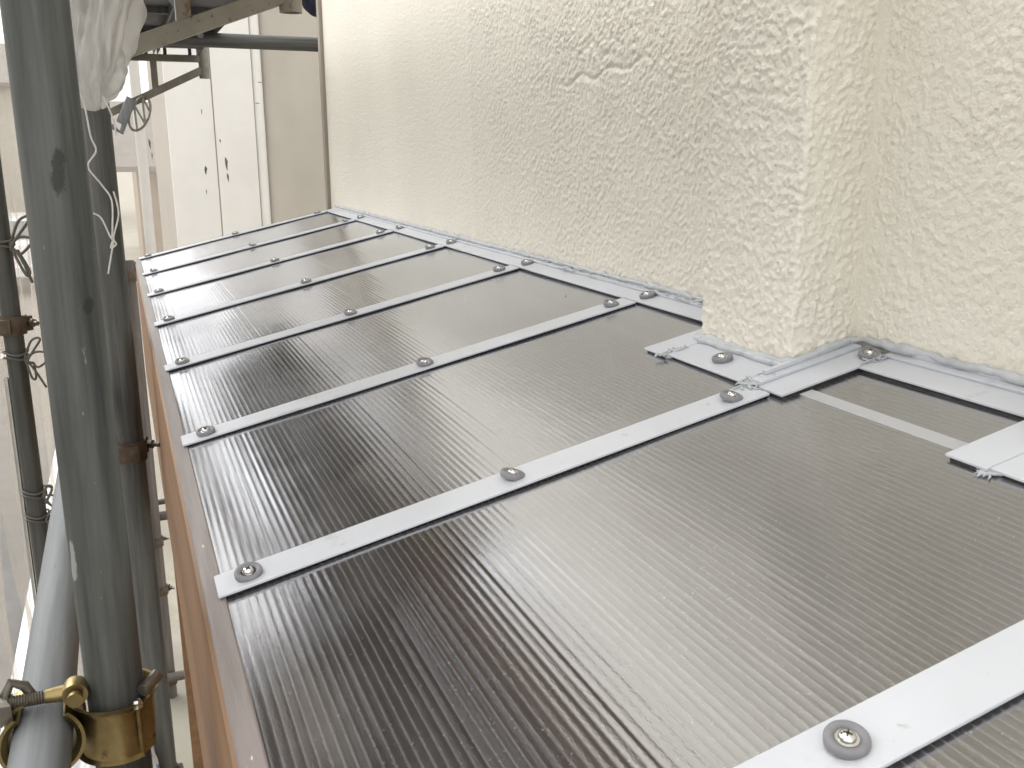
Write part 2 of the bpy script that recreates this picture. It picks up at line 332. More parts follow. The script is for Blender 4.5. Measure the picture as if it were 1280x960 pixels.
house(-17.5, 30, 8.5, 7, 5.2, 1.7, 'hwall1', 'tan two storey house beyond the crossing at the street corner', [(1, 3.1, 1.6, 1.2), (5, 3.1, 1.6, 1.2), (1, .8, 1.6, 1.4)])
house(-14.5, 12, 8, 6, 5.4, 1.8, 'hwall2', 'cream house standing across the road from the scaffold', [(1, 3.2, 1.6, 1.2), (5, 3.2, 1.6, 1.2)])
house(-14.5, 2, 8, 7, 5.2, 1.8, 'hwall2', 'cream house next along the road opposite the near scaffold bay', [(1, 3.2, 1.6, 1.2)])
mb = MB(); mb.tube([(-.02, 22.6, GZ), (-.02, 22.6, GZ+5.6)], .11, 16); mb.tube([(-.02, 22.6, GZ+5.2), (-.9, 22.6, GZ+5.5)], .04, 10)
up = empty('utility_pole', (-.02, 22.6, GZ), 'pale concrete utility pole standing on the far pavement', 'pole'); build(mb, 'pole_shaft', 'pave', up)

# parked car with lit tail lamp beyond the crossing
M['carw'] = mat('white_car_paint', (.72, .72, .73), (.76, .76, .77), 3, .2, coat=.6)
M['tyre'] = mat('tyre_rubber', (.02, .02, .02), (.035, .035, .035), 20, .8)
def emis(name, col, st):
    m, t, o = newmat(name); e = nd(t, 'ShaderNodeEmission'); e.inputs[0].default_value = (*col, 1); e.inputs[1].default_value = st
    t.links.new(e.outputs[0], o.inputs['Surface']); return m
M['lamp'] = emis('tail_lamp_red', (1, .06, .03), 9)
cx, cy, cz = -2.12, 22.9, GZ+.012
car = empty('parked_car', (cx, cy, cz), 'white hatchback with red tail lamps lit on the road', 'car')
prof = [(-2.0, .35), (-2.02, .75), (-1.98, .98), (-1.85, 1.05), (-1.45, 1.48), (-.3, 1.53), (.55, 1.42), (1.1, 1.0), (1.85, .86), (2.02, .62), (2.0, .32)]
ring = []
for sd, inset in ((-.82, 1), (-.86, 0), (.86, 0), (.82, 1)):
    for (a, z) in prof: ring.append((cx+sd*(1-(.14 if z > 1.1 else 0)), cy+a, cz+(z if not inset else .35+(z-.35)*.97)))
n = len(prof); fs = []
for k in range(3): fs += [(k*n+i, k*n+(i+1) % n, (k+1)*n+(i+1) % n, (k+1)*n+i) for i in range(n)]
fs += [tuple(range(n)), tuple(range(4*n-1, 3*n-1, -1))]
mb = MB(); mb.add(ring, fs); build(mb, 'body', 'carw', car, None, 40)
mb = MB(); mb.add([(cx-.62, cy-1.83, cz+1.10), (cx+.62, cy-1.83, cz+1.10), (cx+.56, cy-1.51, cz+1.43), (cx-.56, cy-1.51, cz+1.43)], [(0, 1, 2, 3)]); build(mb, 'rear_window', 'glass', car, None, 0)
mb = MB(); mb.box((cx-.84, cy-2.08, cz+.34), (cx+.84, cy-1.95, cz+.58), bev=.03); build(mb, 'bumper', 'carw', car)
for sd in (-1, 1):
    mb = MB(); mb.add([(cx+sd*.752, cy-1.25, cz+1.08), (cx+sd*.752, cy-.98, cz+1.4), (cx+sd*.752, cy+.45, cz+1.38), (cx+sd*.752, cy+.9, cz+1.08)], [(0, 1, 2, 3)]); build(mb, 'side_window', 'glass', car, None, 0)
    for ay in (-1.25, 1.25):
        mb = MB(); mb.tube([(cx+sd*.70, cy+ay, cz+.31), (cx+sd*.88, cy+ay, cz+.31)], .31, 24); wh = build(mb, 'wheel', 'tyre', car)
        mb = MB(); mb.tube([(cx+sd*.88, cy+ay, cz+.31), (cx+sd*.892, cy+ay, cz+.31)], .19, 16); build(mb, 'rim', 'galvE', wh)
    mb = MB(); mb.box((cx+sd*.72-.09, cy-2.045, cz+.62), (cx+sd*.72+.09, cy-1.9, cz+.92), bev=.02); build(mb, 'tail_lamp', 'lamp', car)

# ------------------------------------------------------------------ the stuccoed house
WX = .315*U; PXF = .118*U
house_o = empty('stucco_house', (WX, .9, GZ), 'cream stuccoed house wall with square pillars rising above the brown roof', 'house')
def wallpart(name, pts, rounds, ds_fn, z0, z1, dz):
    """vertical sheet along an XY path, corners rounded, displaced outward as sprayed stucco"""
    path = [np.array(pts[0])]
    for i in range(1, len(pts)-1):
        p, a, b = (np.array(q, float) for q in (pts[i], pts[i-1], pts[i+1])); rr = rounds
        da = (a-p)/np.linalg.norm(a-p); db = (b-p)/np.linalg.norm(b-p)
        for t in np.linspace(0, 1, 6): path.append((p+da*rr)*(1-t)**2+2*p*t*(1-t)+(p+db*rr)*t*t)
    path.append(np.array(pts[-1])); path = np.array(path)
    L = np.r_[0, np.cumsum(np.linalg.norm(np.diff(path, axis=0), axis=1))]
    s = [0.0]
    while s[-1] < L[-1]:
        q = np.array([np.interp(s[-1], L, path[:, k]) for k in (0, 1)]); s.append(s[-1]+ds_fn(q))
    s[-1] = L[-1]; s = np.array(s)
    X = np.interp(s, L, path[:, 0]); Y = np.interp(s, L, path[:, 1])
    e = .0015; tx = np.interp(s+e, L, path[:, 0])-np.interp(s-e, L, path[:, 0]); ty = np.interp(s+e, L, path[:, 1])-np.interp(s-e, L, path[:, 1])
    ln = np.hypot(tx, ty)+1e-9; nx, ny = -ty/ln, tx/ln       # left of travel
    return s, X, Y, nx, ny
def make_wall(name, pts, ds_fn, z0, z1, dz, s_off, amp=1, flip=False, extra=None, parent=None):
    s, X, Y, nx, ny = wallpart(name, pts, .006, ds_fn, z0, z1, dz)
    z = np.arange(z0, z1+dz, dz); SS, ZZ = np.meshgrid(s+s_off, z, indexing='ij')
    h = stucco_h(SS, ZZ, amp)
    ef = sstep(0, .014, s)*sstep(0, .014, s[-1]-s); h = h*ef[:, None]
    if extra is not None: h = extra(X[:, None]+0*ZZ, Y[:, None]+0*ZZ, ZZ, h)
    sg = -1 if flip else 1
    P = np.stack([X[:, None]+sg*nx[:, None]*h, Y[:, None]+sg*ny[:, None]*h, ZZ], -1)
    org = origin(house_o)
    return link(name, gridmesh(name, P, org), 'stucco', parent or house_o)
Y1a, Y1b = 1.045*U, 1.43*U; Y2a, Y2b = -.005*U, .372*U
near = lambda q: .0021
def far(q): return .0022+max(0, q[1]-1.0)*.0016
def patch(X, Y, Z, h):
    # smoother trowelled area towards the far end, and the repaired scar high on the wall
    k = .30+.70*sstep(2.2, 1.0, Y); h = h*k
    d = np.abs(Z-(.365-.06*(Y-1.1)+.006*np.sin(Y*60))); scar = np.exp(-(d/.004)**2)*sstep(.92, .98, Y)*sstep(1.30, 1.2, Y)
    lump = np.exp(-(((Y-1.08)/.16)**2+((Z-.40)/.045)**2))
    h = h-scar*.0025+lump*.004*(vnoise(Y/.012, Z/.008)-.3)
    v = np.exp(-((Y-1.72-.05*(Z-.3))/.02)**2)*.0012
    return h+v
make_wall('wall', [(WX, 3.30), (WX, Y1b)], far, -.03, .98, .0024, 0, flip=True, extra=patch)
make_wall('pillar', [(WX, Y1b), (PXF, Y1b), (PXF, Y1a), (WX, Y1a)], near, -.03, .9, .0021, 5, 1.25, flip=True)
make_wall('wall', [(WX, Y1a), (WX, Y2b)], near, -.03, .9, .0021, 9, .85, flip=True)
make_wall('pillar', [(WX, Y2b), (PXF, Y2b), (PXF, Y2a), (WX, Y2a)], lambda q: .003, -.03, .9, .003, 12, 1.1, flip=True)
make_wall('wall', [(WX, Y2a), (WX, -1.6)], lambda q: .006, -.03, .9, .006, 14, .8, flip=True)
mb = MB()
mb.box((WX+.003, -1.6, GZ), (WX+.22, 3.297, -.028)); mb.box((WX+.0005, -1.6, .895), (WX+.22, 3.297, 3.2)); mb.box((WX+.02, -1.6, -.03), (WX+.22, 3.297, .9))
build(mb, 'house_core', 'stucco', house_o, None, 0)
for (a, b) in ((Y1a, Y1b), (Y2a, Y2b)):
    mb = MB(); mb.box((PXF, a, .897), (WX+.002, b, 3.19), bev=.006); build(mb, 'pillar_upper', 'stucco', house_o, None, 30)
mb = MB(); mb.box((WX-.012, 3.301, -.05), (WX+.12, 3.34, 3.2), bev=.003)
M['cornertrim'] = mat('taupe_corner_trim', (.26, .225, .185), (.33, .29, .24), 9, .7, stretch=(1, 1, .15))
build(mb, 'corner_trim', 'cornertrim', house_o, None, 30)

# ------------------------------------------------------------------ the lean-to roof
NRM = Vector((-TA, 0, 1)).normalized()
def RP(xu, yu, off=0.0): return Vector((xu*U, yu*U, TA*xu*U))+NRM*off
ROOT = empty('lean_to_roof', (-.56, 1.4, -.14), 'brown translucent polycarbonate lean-to roof with white bars against the cream wall', 'roof')
RX = Matrix.Rotation(-math.atan(TA), 3, 'Y').to_euler()
def rbox(mb, x0, x1, y0, y1, o0, o1, bev=0, mi=0):
    c = math.sqrt(1+TA*TA)
    mx = Matrix(((1/c, 0, -TA/c, 0), (0, 1, 0, 0), (TA/c, 0, 1/c, 0), (0, 0, 0, 1)))
    mb.box((x0*U*c, y0*U, o0), (x1*U*c, y1*U, o1), mx, bev, mi)
PT = -.0030; PITCH = .0145; XE = -1.222
def panel(k):
    y0, y1 = k+.008, k+.992
    ys = sorted(set([y0, y1]+[k+t for t in (.12, .25, .37, .5, .63, .75, .88)]+([1.04, 1.436] if k == 1 else [])+([.378] if k == 0 else [])))
    if k == -1: ys = [y for y in ys if y < -.02]+[-.008]
    nr = int((.30-XE)/PITCH); xs = []; hs_ = []
    for i in range(nr):
        x = XE+i*PITCH; w_ = .0034; jt = random.uniform(-.00004, .00004)
        for fx, hh in ((0, .00008), (w_*.5, .00011), (w_, .00008), (w_+(PITCH-w_)*.25, .00004), (w_+(PITCH-w_)*.5, .00002), (w_+(PITCH-w_)*.75, .00004)):
            xs.append(x+fx); hs_.append(hh+jt)
    nx = len(xs); v = []; f_ = []; mi = []
    ph = random.uniform(0, 9)
    for y in ys:
        for x, h in zip(xs, hs_):
            wob = .0006*math.sin(x*4.1+ph+y*3)*math.sin((y-k)*math.pi)+.0004*math.sin(x*9+ph*2-y*5)
            p = RP(x, y, PT+h+wob); v.append(p)
    for j in range(len(ys)-1):
        ym = (ys[j]+ys[j+1])/2
        for i in range(nx-1):
            if xs[i] > .125 and ((k == 1 and 1.04 < ym < 1.436) or (k == 0 and ym < .378)): continue
            f_.append((j*nx+i, j*nx+i+1, (j+1)*nx+i+1, (j+1)*nx+i)); mi.append(1 if i % 6 in (0, 1) else 0)
    mb = MB(); mb.v = v; mb.f = f_; mb.m = mi
    o = build(mb, 'roof_panel', ['skin', 'web'], ROOT, None, 0)
    o.data.polygons.foreach_set('use_smooth', [True]*len(o.data.polygons))
    return o
for k in range(-1, 7): panel(k)
# washer and screw meshes, shared
mb = MB(); mb.lathe([(.0, .0001), (.0114, .0001), (.0121, .0010), (.0122, .0042), (.0117, .0054), (.0106, .0060), (.0090, .0060), (.0078, .0055), (.0068, .0044), (.0066, .0040), (.0, .0040)], 32); WM = mb.mesh('washer', smooth=50)
mb = MB(); mb.lathe([(.0064, .0041), (.0064, .0046), (.0049, .0047), (.0048, .0054), (.0042, .0068), (.0028, .0078), (.0011, .0081), (.0008, .0066), (0, .0065)], 24)
for a in (0, math.pi/2): mb.box((-.0024, -.00045, .0075), (.0024, .00045, .0083), Matrix.Rotation(a, 4, 'Z'), 0, 1)
SM = mb.mesh('screw', smooth=45)
def washer(par, xu, yu, off, tilt=None):
    t = (random.uniform(-.05, .05), -math.atan(TA)+random.uniform(-.05, .05), random.uniform(0, 3))
    if tilt: t = (t[0]+tilt[0], t[1]+tilt[1], t[2])
    p = RP(xu+random.uniform(-.004, .004), yu+random.uniform(-.006, .006), off)-origin(par)
    link('washer', WM, 'washer', par, p, t); link('screw', SM, ['screw', 'gasket'], par, p, t)
WXU = {1: (-1.157, -.611, -.082), 0: (-1.157, -.606, -.085)}
for k in range(0, 8):
    xr = -.004 if k in (0, 1) else .216
    mb = MB(); rbox(mb, XE, xr, k-.047, k+.047, -.0004, .0021, .0004)
    bar = build(mb, 'cover_bar', 'alu', ROOT, None, 30)
    mb = MB(); rbox(mb, XE+.004, xr, k-.036, k+.036, -.0034, -.0006); build(mb, 'gasket', 'gasket', bar, None, 0)
    if k == 7:
        mb = MB(); rbox(mb, XE, .30, 7.046, 7.056, -.022, .0018); build(mb, 'end_flange', 'alu', bar, None, 0)
    for x in WXU.get(k, (-1.153, -.498, .150)): washer(bar, x, k, .0021)
    mb = MB(); rbox(mb, XE+.02, .29, k-.045, k+.045, -.10, -.0095); build(mb, 'rafter', 'wood_in', ROOT, None, 30)
# flashings
def flash(boxes, washers, name='wall_flashing'):
    mb = MB(); g = MB()
    for b in boxes:
        rbox(mb, *b[:4], b[4], b[5], .0004)
        if len(b) < 7: rbox(g, b[0]+.005, b[1]-.004, b[2]+.005, b[3]-.005, -.0034, b[4]-.0002)
    o = build(mb, name, 'alu', ROOT, None, 30)
    if g.f: build(g, 'gasket', 'gasket', o, None, 0)
    for (x, y) in washers: washer(o, x, y, boxes[0][5], (0, random.uniform(-.12, .05)))
    return o
U_ = 'no gasket'
flash([(.220, .306, 1.43, 7.05, .0001, .0027), (.288, .3065, 1.43, 7.05, .0029, .0060, U_), (.3068, .311, 1.43, 7.05, .0001, .0120, U_)], [(.262, k-.035) for k in range(2, 7)])
flash([(.000, .112, 1.046, 1.400, .0001, .0027), (.103, .1125, 1.046, 1.43, .0029, .0085, U_)], [(.055, 1.222)])
flash([(-.012, .118, 1.402, 1.500, .0004, .0030), (.118, .219, 1.43, 1.500, .0004, .0030)], [])
flash([(.002, .302, .918, 1.0425, .0004, .0030), (.012, .30, 1.006, 1.0425, .0032, .0064, U_), (.045, .30, 1.030, 1.0425, .0066, .0115, U_)], [(.268, .952)])
flash([(.214, .306, .463, .9165, .0001, .0027), (.286, .3065, .38, .9165, .0029, .0058, U_), (.3068, .311, .38, .9165, .0001, .0115, U_)], [])
flash([(.008, .302, .372, .4625, .0004, .0030)], [(.22, .43)])
flash([(.014, .112, .045, .371, .0001, .0027), (.104, .1125, .045, .371, .0029, .0085, U_)], [(.06, .2)])
flash([(.002, .302, -.13, -.0465, .0004, .0030)], [])
flash([(.214, .306, -1.0, -.132, .0001, .0027), (.3068, .311, -1.0, -.132, .0001, .0115, U_)], [(.262, -.9)])
# sealant beads
def bead(pts, r0, jit=.35, step=.006, flat=.75):
    P = [Vector(p) for p in pts]; out = []
    for a, b in zip(P, P[1:]):
        n = max(2, int((b-a).length/step))
        for i in range(n): out.append(a.lerp(b, i/n))
    out.append(P[-1]); rad = []
    s1, s2 = random.uniform(0, 99), random.uniform(0, 99)
    for i, p in enumerate(out):
        t = i*step; nz = float(vnoise(np.array([t/.022+s1]), np.array([s2]))[0]); n2 = float(vnoise(np.array([t/.009+s2]), np.array([s1]))[0])
        rad.append(r0*(1-jit+2*jit*nz)*(.85+.3*n2)); p += Vector(((n2-.5)*r0*.5, (nz-.5)*r0*.5, (n2-.5)*r0*.6))
    mb = MB(); mb.tube(out, rad, 10); o = build(mb, 'sealant', 'sealant', ROOT, None, 60); return o
bead([RP(.3125, 1.45, .009), RP(.3125, 7.05, .009)], .0046)
bead([RP(.116, 1.436, .006), RP(.116, 1.052, .006), RP(.135, 1.040, .008), RP(.30, 1.038, .010), RP(.3125, 1.02, .011), RP(.3125, .40, .010), RP(.30, .382, .009), RP(.12, .380, .007), RP(.116, .36, .007), RP(.116, .05, .006)], .0048)
bead([RP(.294, 1.5, .0055), RP(.294, 2.9, .0055)], .0028)
bead([RP(.108, 1.40, .005), RP(.108, 1.06, .005)], .0045)
def smear(cx, cy, rx, ry, n=26, off=.003):
    # crumpled film of sealant squeezed out where the flashings meet
    mb = MB()
    for i in range(n):
        x, y = random.gauss(cx, rx), random.gauss(cy, ry); a = random.uniform(0, 6.3); l = random.uniform(.008, .022); w_ = random.uniform(.003, .007)
        pts = [RP(x+math.cos(a)*l*t+random.uniform(-.003, .003), y+math.sin(a)*l*t+random.uniform(-.003, .003), off+random.uniform(-.0005, .0012)) for t in (-1, -.4, .3, 1)]
        mb.tube(pts, [w_*U*.2, w_*U*.55, w_*U*.6, w_*U*.15], 7)
    return build(mb, 'sealant', 'sealant', ROOT, None, 60)
smear(.006, 1.035, .014, .016, 34); smear(-.004, .985, .006, .010, 16, -.001); smear(.012, 1.402, .022, .006, 22); smear(.004, 1.395, .006, .006, 12, -.001)
smear(.010, .372, .006, .008, 14, -.001); smear(.05, 1.04, .03, .006, 16, .005); smear(.24, 1.03, .02, .01, 18, .004); smear(.27, .92, .012, .008, 14, .004)
smear(.30, 1.75, .004, .05, 16, .008); smear(.30, 2.6, .004, .08, 14, .008); smear(.30, 4.0, .004, .03, 10, .009)
# eave tape, fascia, under-structure
mb = MB(); rbox(mb, -1.248, -1.210, -1.0, 7.05, -.0125, -.0016, .0012); build(mb, 'eave_trim', 'trim', ROOT, None, 30)
mb = MB(); mb.box((-.5690, -.45, -.55), (-.540, 3.21, -.1395), bev=.003); build(mb, 'fascia_beam', 'wood', ROOT, None, 30)
mb = MB(); rbox(mb, -1.10, -.86, -1.0, 7.0, -.16, -.012); build(mb, 'purlin', 'wood_in', ROOT, None, 30)
mb = MB(); rbox(mb, -.42, -.28, -1.0, 7.0, -.16, -.012); build(mb, 'purlin', 'wood_in', ROOT, None, 30)
mb = MB(); rbox(mb, .045, .085, -1.0, 7.0, -.0165, -.0085); build(mb, 'wall_rail', 'alu', ROOT, None, 30)
mb = MB(); rbox(mb, .10, .30, -1.0, 7.0, -.14, -.022); build(mb, 'wall_plate', 'wood_in', ROOT, None, 30)
for y in (-.3, 3.12):
    mb = MB(); mb.box((-.5390, y, GZ), (-.449, y+.09, -.54), bev=.004); build(mb, 'post', 'wood', ROOT, None, 30)
M['pale_band'] = sheet_mat('added_pale_band', (.85, .85, .85), .30)  # pale translucent colour for the added light band
mb = MB(); rbox(mb, .046, .080, .468, .915, PT+.0003, PT+.0007); build(mb, 'added_band_strip', 'pale_band', ROOT, None, 0)  # strip added on the sheet to imitate the light band above the rail
# a few loose metal shavings left on the sheets
for (x, y, a, l) in ((.137, 2.33, 1.1, .016),):
    p = RP(x, y, -.0020); mb = MB(); mb.tube([p+Vector((math.cos(a)*l*t, math.sin(a)*l*t, .0004*math.cos(t*3))) for t in (-.5, -.2, .1, .5)], [.0004, .0009, .0009, .0003], 6)
    tag(build(mb, 'metal_shaving', 'screw', None, p, 60), 'thin bright metal shaving lying on the brown sheet near the wall', 'shaving')

# ------------------------------------------------------------------ scaffold tubes
def pole(p0, p1, rad, m, label, group=None, name='scaffold_pole'):
    p0, p1 = Vector(p0), Vector(p1); L = (p1-p0).length; mb = MB(); seg = 36; th = .0024
    mb.lathe([(rad-th, 0), (rad, 0), (rad, L*.25), (rad, L*.5), (rad, L*.75), (rad, L), (rad-th, L), (rad-th, 0)], seg)
    o = link(name, mb.mesh(name, smooth=50), m, None, p0, (p1-p0).to_track_quat('Z', 'Y').to_euler())
    return tag(o, label, 'scaffold pole', group)
R0 = .0243
A = (-.6475, .512); B = (-.6275, 1.786); Cc = (-.5835, 4.54); C2 = (-.650, 4.54); Dd = (-.8690, 2.21); EX, EZ = -.709, -.254
pole((*A, GZ), (*A, 2.6), R0, 'galvA', 'thick grey-green upright scaffold pole gripped by the yellow coupler')
pole((*B, GZ), (*B, 2.6), R0*1.1, 'galvB', 'dull grey upright scaffold pole with pale twine hanging in front')
pole((*Cc, GZ), (*Cc, -.27), R0, 'galvC', 'short dark brown upright pole with several clamps below the far roof corner')
pole((*C2, GZ), (*C2, 2.6), R0, 'galvC', 'dark brown upright scaffold pole carrying the bracket past the roof end')
pole((*Dd, GZ), (*Dd, 2.6), R0*.92, 'galvD', 'dark upright scaffold pole tied with cords along the netting edge')
pole((EX, -.9, EZ), (EX, 1.86, EZ), R0, 'galvE', 'bright galvanised horizontal scaffold tube held by the yellow coupler')
pole((-.72, 3.52, .640), (.75, 3.52, .632), R0*1.08, 'galvB', 'grey horizontal scaffold tube crossing behind the house corner')
pole((-.80, 4.60, -1.60), (.6, 4.60, -1.58), R0, 'galvC', 'dark horizontal scaffold tube at mid height behind the wood fascia')
pole((-.80, 4.60, -1.53), (.6, 4.68, -1.50), R0*.6, 'galvB', 'slim grey horizontal tube just above the dark one behind the fascia')
pole((-.80, 4.49, -2.46), (.6, 4.49, -2.46), R0, 'galvC', 'dark horizontal scaffold tube near the ground behind the fascia')
pole((-.62, 4.60, -.305), (.6, 4.60, -.30), R0, 'galvC', 'dark short horizontal tube under the far roof corner')
pole((Dd[0]-.035, Dd[1]+.03, GZ), (Dd[0]-.03, Dd[1]+.03, -.3), .007, 'screw', 'thin bright rod imitating the highlight along the corded dark pole', name='highlight_rod')  # added rod, stands in for the bright highlight on the pole's edge

def scuff(m, spots):
    t = m.node_tree; b = [n for n in t.nodes if n.type == 'BSDF_PRINCIPLED'][0]; src = b.inputs['Base Color'].links[0].from_socket
    tc = nd(t, 'ShaderNodeTexCoord'); n = noise(t, 70, 5, .7, (1, 1, .5)); acc = src
    for (x, y, z, rx, rz, col) in spots:
        mp = nd(t, 'ShaderNodeMapping'); mp.inputs['Location'].default_value = (-x/rx, -y/rx, -z/rz); mp.inputs['Scale'].default_value = (1/rx, 1/rx, 1/rz)
        ln = nd(t, 'ShaderNodeVectorMath', operation='LENGTH'); t.links.new(tc.outputs['Object'], mp.inputs[0]); t.links.new(mp.outputs[0], ln.inputs[0])
        a = nd(t, 'ShaderNodeMath', operation='MULTIPLY_ADD'); t.links.new(n.outputs['Fac'], a.inputs[0]); a.inputs[1].default_value = 1.9; a.inputs[2].default_value = -.35
        d = nd(t, 'ShaderNodeMath', operation='SUBTRACT'); t.links.new(a.outputs[0], d.inputs[0]); t.links.new(ln.outputs['Value'], d.inputs[1])
        k = ramp(t, d.outputs[0], [(0, g3(0)), (.18, g3(.85))]); mx = nd(t, 'ShaderNodeMix', data_type='RGBA')
        t.links.new(k.outputs['Color'], mx.inputs['Factor']); t.links.new(acc, mx.inputs['A']); mx.inputs['B'].default_value = (*col, 1); acc = mx.outputs['Result']
    t.links.new(acc, b.inputs['Base Color'])
def small_clamp(cx, cy, z, ang, label, m='rustclamp'):
    c = empty('scaffold_clamp', (cx, cy, z), label, 'clamp'); mx = Matrix.Translation((cx, cy, z)) @ Matrix.Rotation(ang, 4, 'Z')
    mb = MB(); mb.shell([(R0+.003, -.022), (R0+.0035, 0), (R0+.003, .022)], .3, 5.9, 28, .004, mx); build(mb, 'band', m, c)
    mb = MB(); mb.box((R0, -.014, -.018), (R0+.020, -.008, .018), mx, .001); mb.box((R0, .008, -.018), (R0+.020, .014, .018), mx, .001); build(mb, 'lug', m, c)
    mb = MB(); mb.tube([mx @ Vector((R0+.014, -.045, .002)), mx @ Vector((R0+.014, .03, .002))], .0055, 10); build(mb, 'bolt', 'steel', c)
    mb = MB(); mb.tube([mx @ Vector((R0+.014, -.028, .002)), mx @ Vector((R0+.014, -.015, .002))], .0105, 6); build(mb, 'nut', 'steel', c)
    mb = MB(); mb.shell([(R0+.001, -.018), (R0+.001, .018)], 2.2, 4.1, 12, .016, mx); build(mb, 'saddle', m, c)
small_clamp(*B, -.385, 1.0, 'rusty clamp round the dull grey pole beside the roof eave')
small_clamp(*Cc, -.345, .9, 'rusty clamp on the far dark pole under the roof corner')
small_clamp(*Cc, -1.71, 1.1, 'rusty clamp on the far dark pole at mid height')
small_clamp(*Cc, -1.98, .7, 'rusty clamp low on the far dark pole below two tubes')
small_clamp(*Cc, -2.50, .7, 'rusty clamp on the far dark pole just above the ground')
small_clamp(*Dd, -.165, .6, 'rusty clamp round the corded pole by the netting')
small_clamp(B[0], B[1], -1.20, 2.6, 'rusty clamp low on the dull grey pole')

# the yellow zinc right-angle coupler on pole and tube
K = empty('scaffold_coupler', (A[0]-.02, A[1], EZ-.03), 'yellow zinc plated coupler joining upright pole and bright tube', 'coupler')
ma = Matrix.Translation((*A, EZ))
ang_c = math.atan2(-.3385-A[1], -.6031-A[0])          # towards the middle of the walkway
mb = MB(); mb.shell([(R0+.0105, -.030), (R0+.0060, -.028), (R0+.0040, -.02), (R0+.0045, .012), (R0+.0075, .019), (R0+.0125, .0235)], ang_c-1.75, ang_c+.50, 30, .0032, ma)
mb.box((R0+.004, -.004, -.028), (R0+.0075, .013, .016), ma @ Matrix.Rotation(ang_c+.50, 4, 'Z'), .001)
build(mb, 'pole_saddle', 'gold', K, None, 40)
mf = ma @ Matrix.Rotation(ang_c+.86, 4, 'Z')           # slotted flap
mb = MB()
for lo, hi in (((R0+.006, -.013, -.030), (R0+.0095, -.0095, .020)), ((R0+.006, .0015, -.030), (R0+.0095, .005, .020)), ((R0+.006, -.0095, -.030), (R0+.0095, .0015, -.026)), ((R0+.006, -.0095, .012), (R0+.0095, .0015, .020))): mb.box(lo, hi, mf, .0006)
build(mb, 'slotted_flap', 'gold', K, None, 40)
mb = MB(); mb.shell([(R0+.003, -.026), (R0+.0045, -.01), (R0+.0045, .012), (R0+.010, .024)], ang_c+1.02, ang_c+2.6, 22, .003, ma); build(mb, 'hinged_cap', 'gold', K, None, 40)
mb = MB(); mb.tube([mf @ Vector((R0+.008, -.004, .029)), mf @ Vector((R0+.008, .018, .033))], .0058, 14); build(mb, 'hinge_pin', 'steel', K)
mb = MB(); mb.lathe([(0, .004), (.003, .0035), (.0045, .001), (.0045, -.004)], 14, mf @ Matrix.Translation((R0+.0075, -.012, .022))); build(mb, 'rivet', 'screw', K)
# tube saddle: bands around the horizontal tube (axis Y)
mY = Matrix.Translation((EX, A[1]-.004, EZ)) @ Matrix.Rotation(math.pi/2, 4, 'X')   # local z -> -Y, local y -> Z
sad = [(R0+.007, -.024), (R0+.003, -.020), (R0+.0025, 0), (R0+.003, .020), (R0+.0075, .024)]
mb = MB(); mb.shell(sad, math.radians(125), math.radians(262), 26, .003, mY); mb.shell([(R0+.010, -.013), (R0+.0075, 0), (R0+.010, .013)], math.radians(108), math.radians(150), 10, .0035, mY); build(mb, 'tube_cap', 'gold', K, None, 40)
mb = MB(); mb.shell(sad, math.radians(-95), math.radians(48), 26, .003, mY); build(mb, 'tube_saddle', 'gold', K, None, 40)
zb = EZ+R0+.012; yb = A[1]-.012
pts = []; rad = []; x = EX-.080; i = 0
while x < EX+.012: pts.append((x, yb, zb+.1*(x-EX)*-.1)); rad.append(.0052 if i % 2 else .0061); x += .0011; i += 1
mb = MB(); mb.tube(pts, rad, 14); build(mb, 'threaded_bolt', 'steel', K, None, 50)
mb = MB(); mb.tube([(EX-.050, yb, zb), (EX-.036, yb, zb)], .0115, 6); mb.tube([(EX-.036, yb, zb), (EX-.034, yb, zb)], .0130, 20); build(mb, 'hex_nut', 'steel', K, None, 20)
mb = MB(); mb.tube([(EX+.006, yb, zb), (EX+.022, yb, zb)], [.0062, .0075], 14); mb.lathe([(.0045, -.008), (.0105, -.008), (.0115, 0), (.0105, .008), (.0045, .008), (.0045, -.008)], 20, Matrix.Translation((EX+.030, yb, zb)) @ Matrix.Rotation(math.pi/2, 4, 'X')); build(mb, 'eye_end', 'gold', K, None, 40)
mb = MB(); mb.tube([(EX+.030, yb-.014, zb), (EX+.030, yb+.014, zb)], .0042, 14); mb.tube([(EX+.030, yb-.0175, zb), (EX+.030, yb-.0125, zb)], .0068, 14); build(mb, 'eye_pin', 'gold', K, None, 40)
mb = MB(); mb.box((EX-.034, yb-.010, zb-.016), (EX-.020, yb+.010, zb+.006), bev=.003); mb.tube([(EX-.026, yb+.004, zb+.004), (EX-.020, yb+.006, zb+.016), (EX-.010, yb+.008, zb+.010), (EX-.004, yb+.008, zb-.004)], .0045, 10); build(mb, 'bolt_yoke', 'steel', K, None, 40)

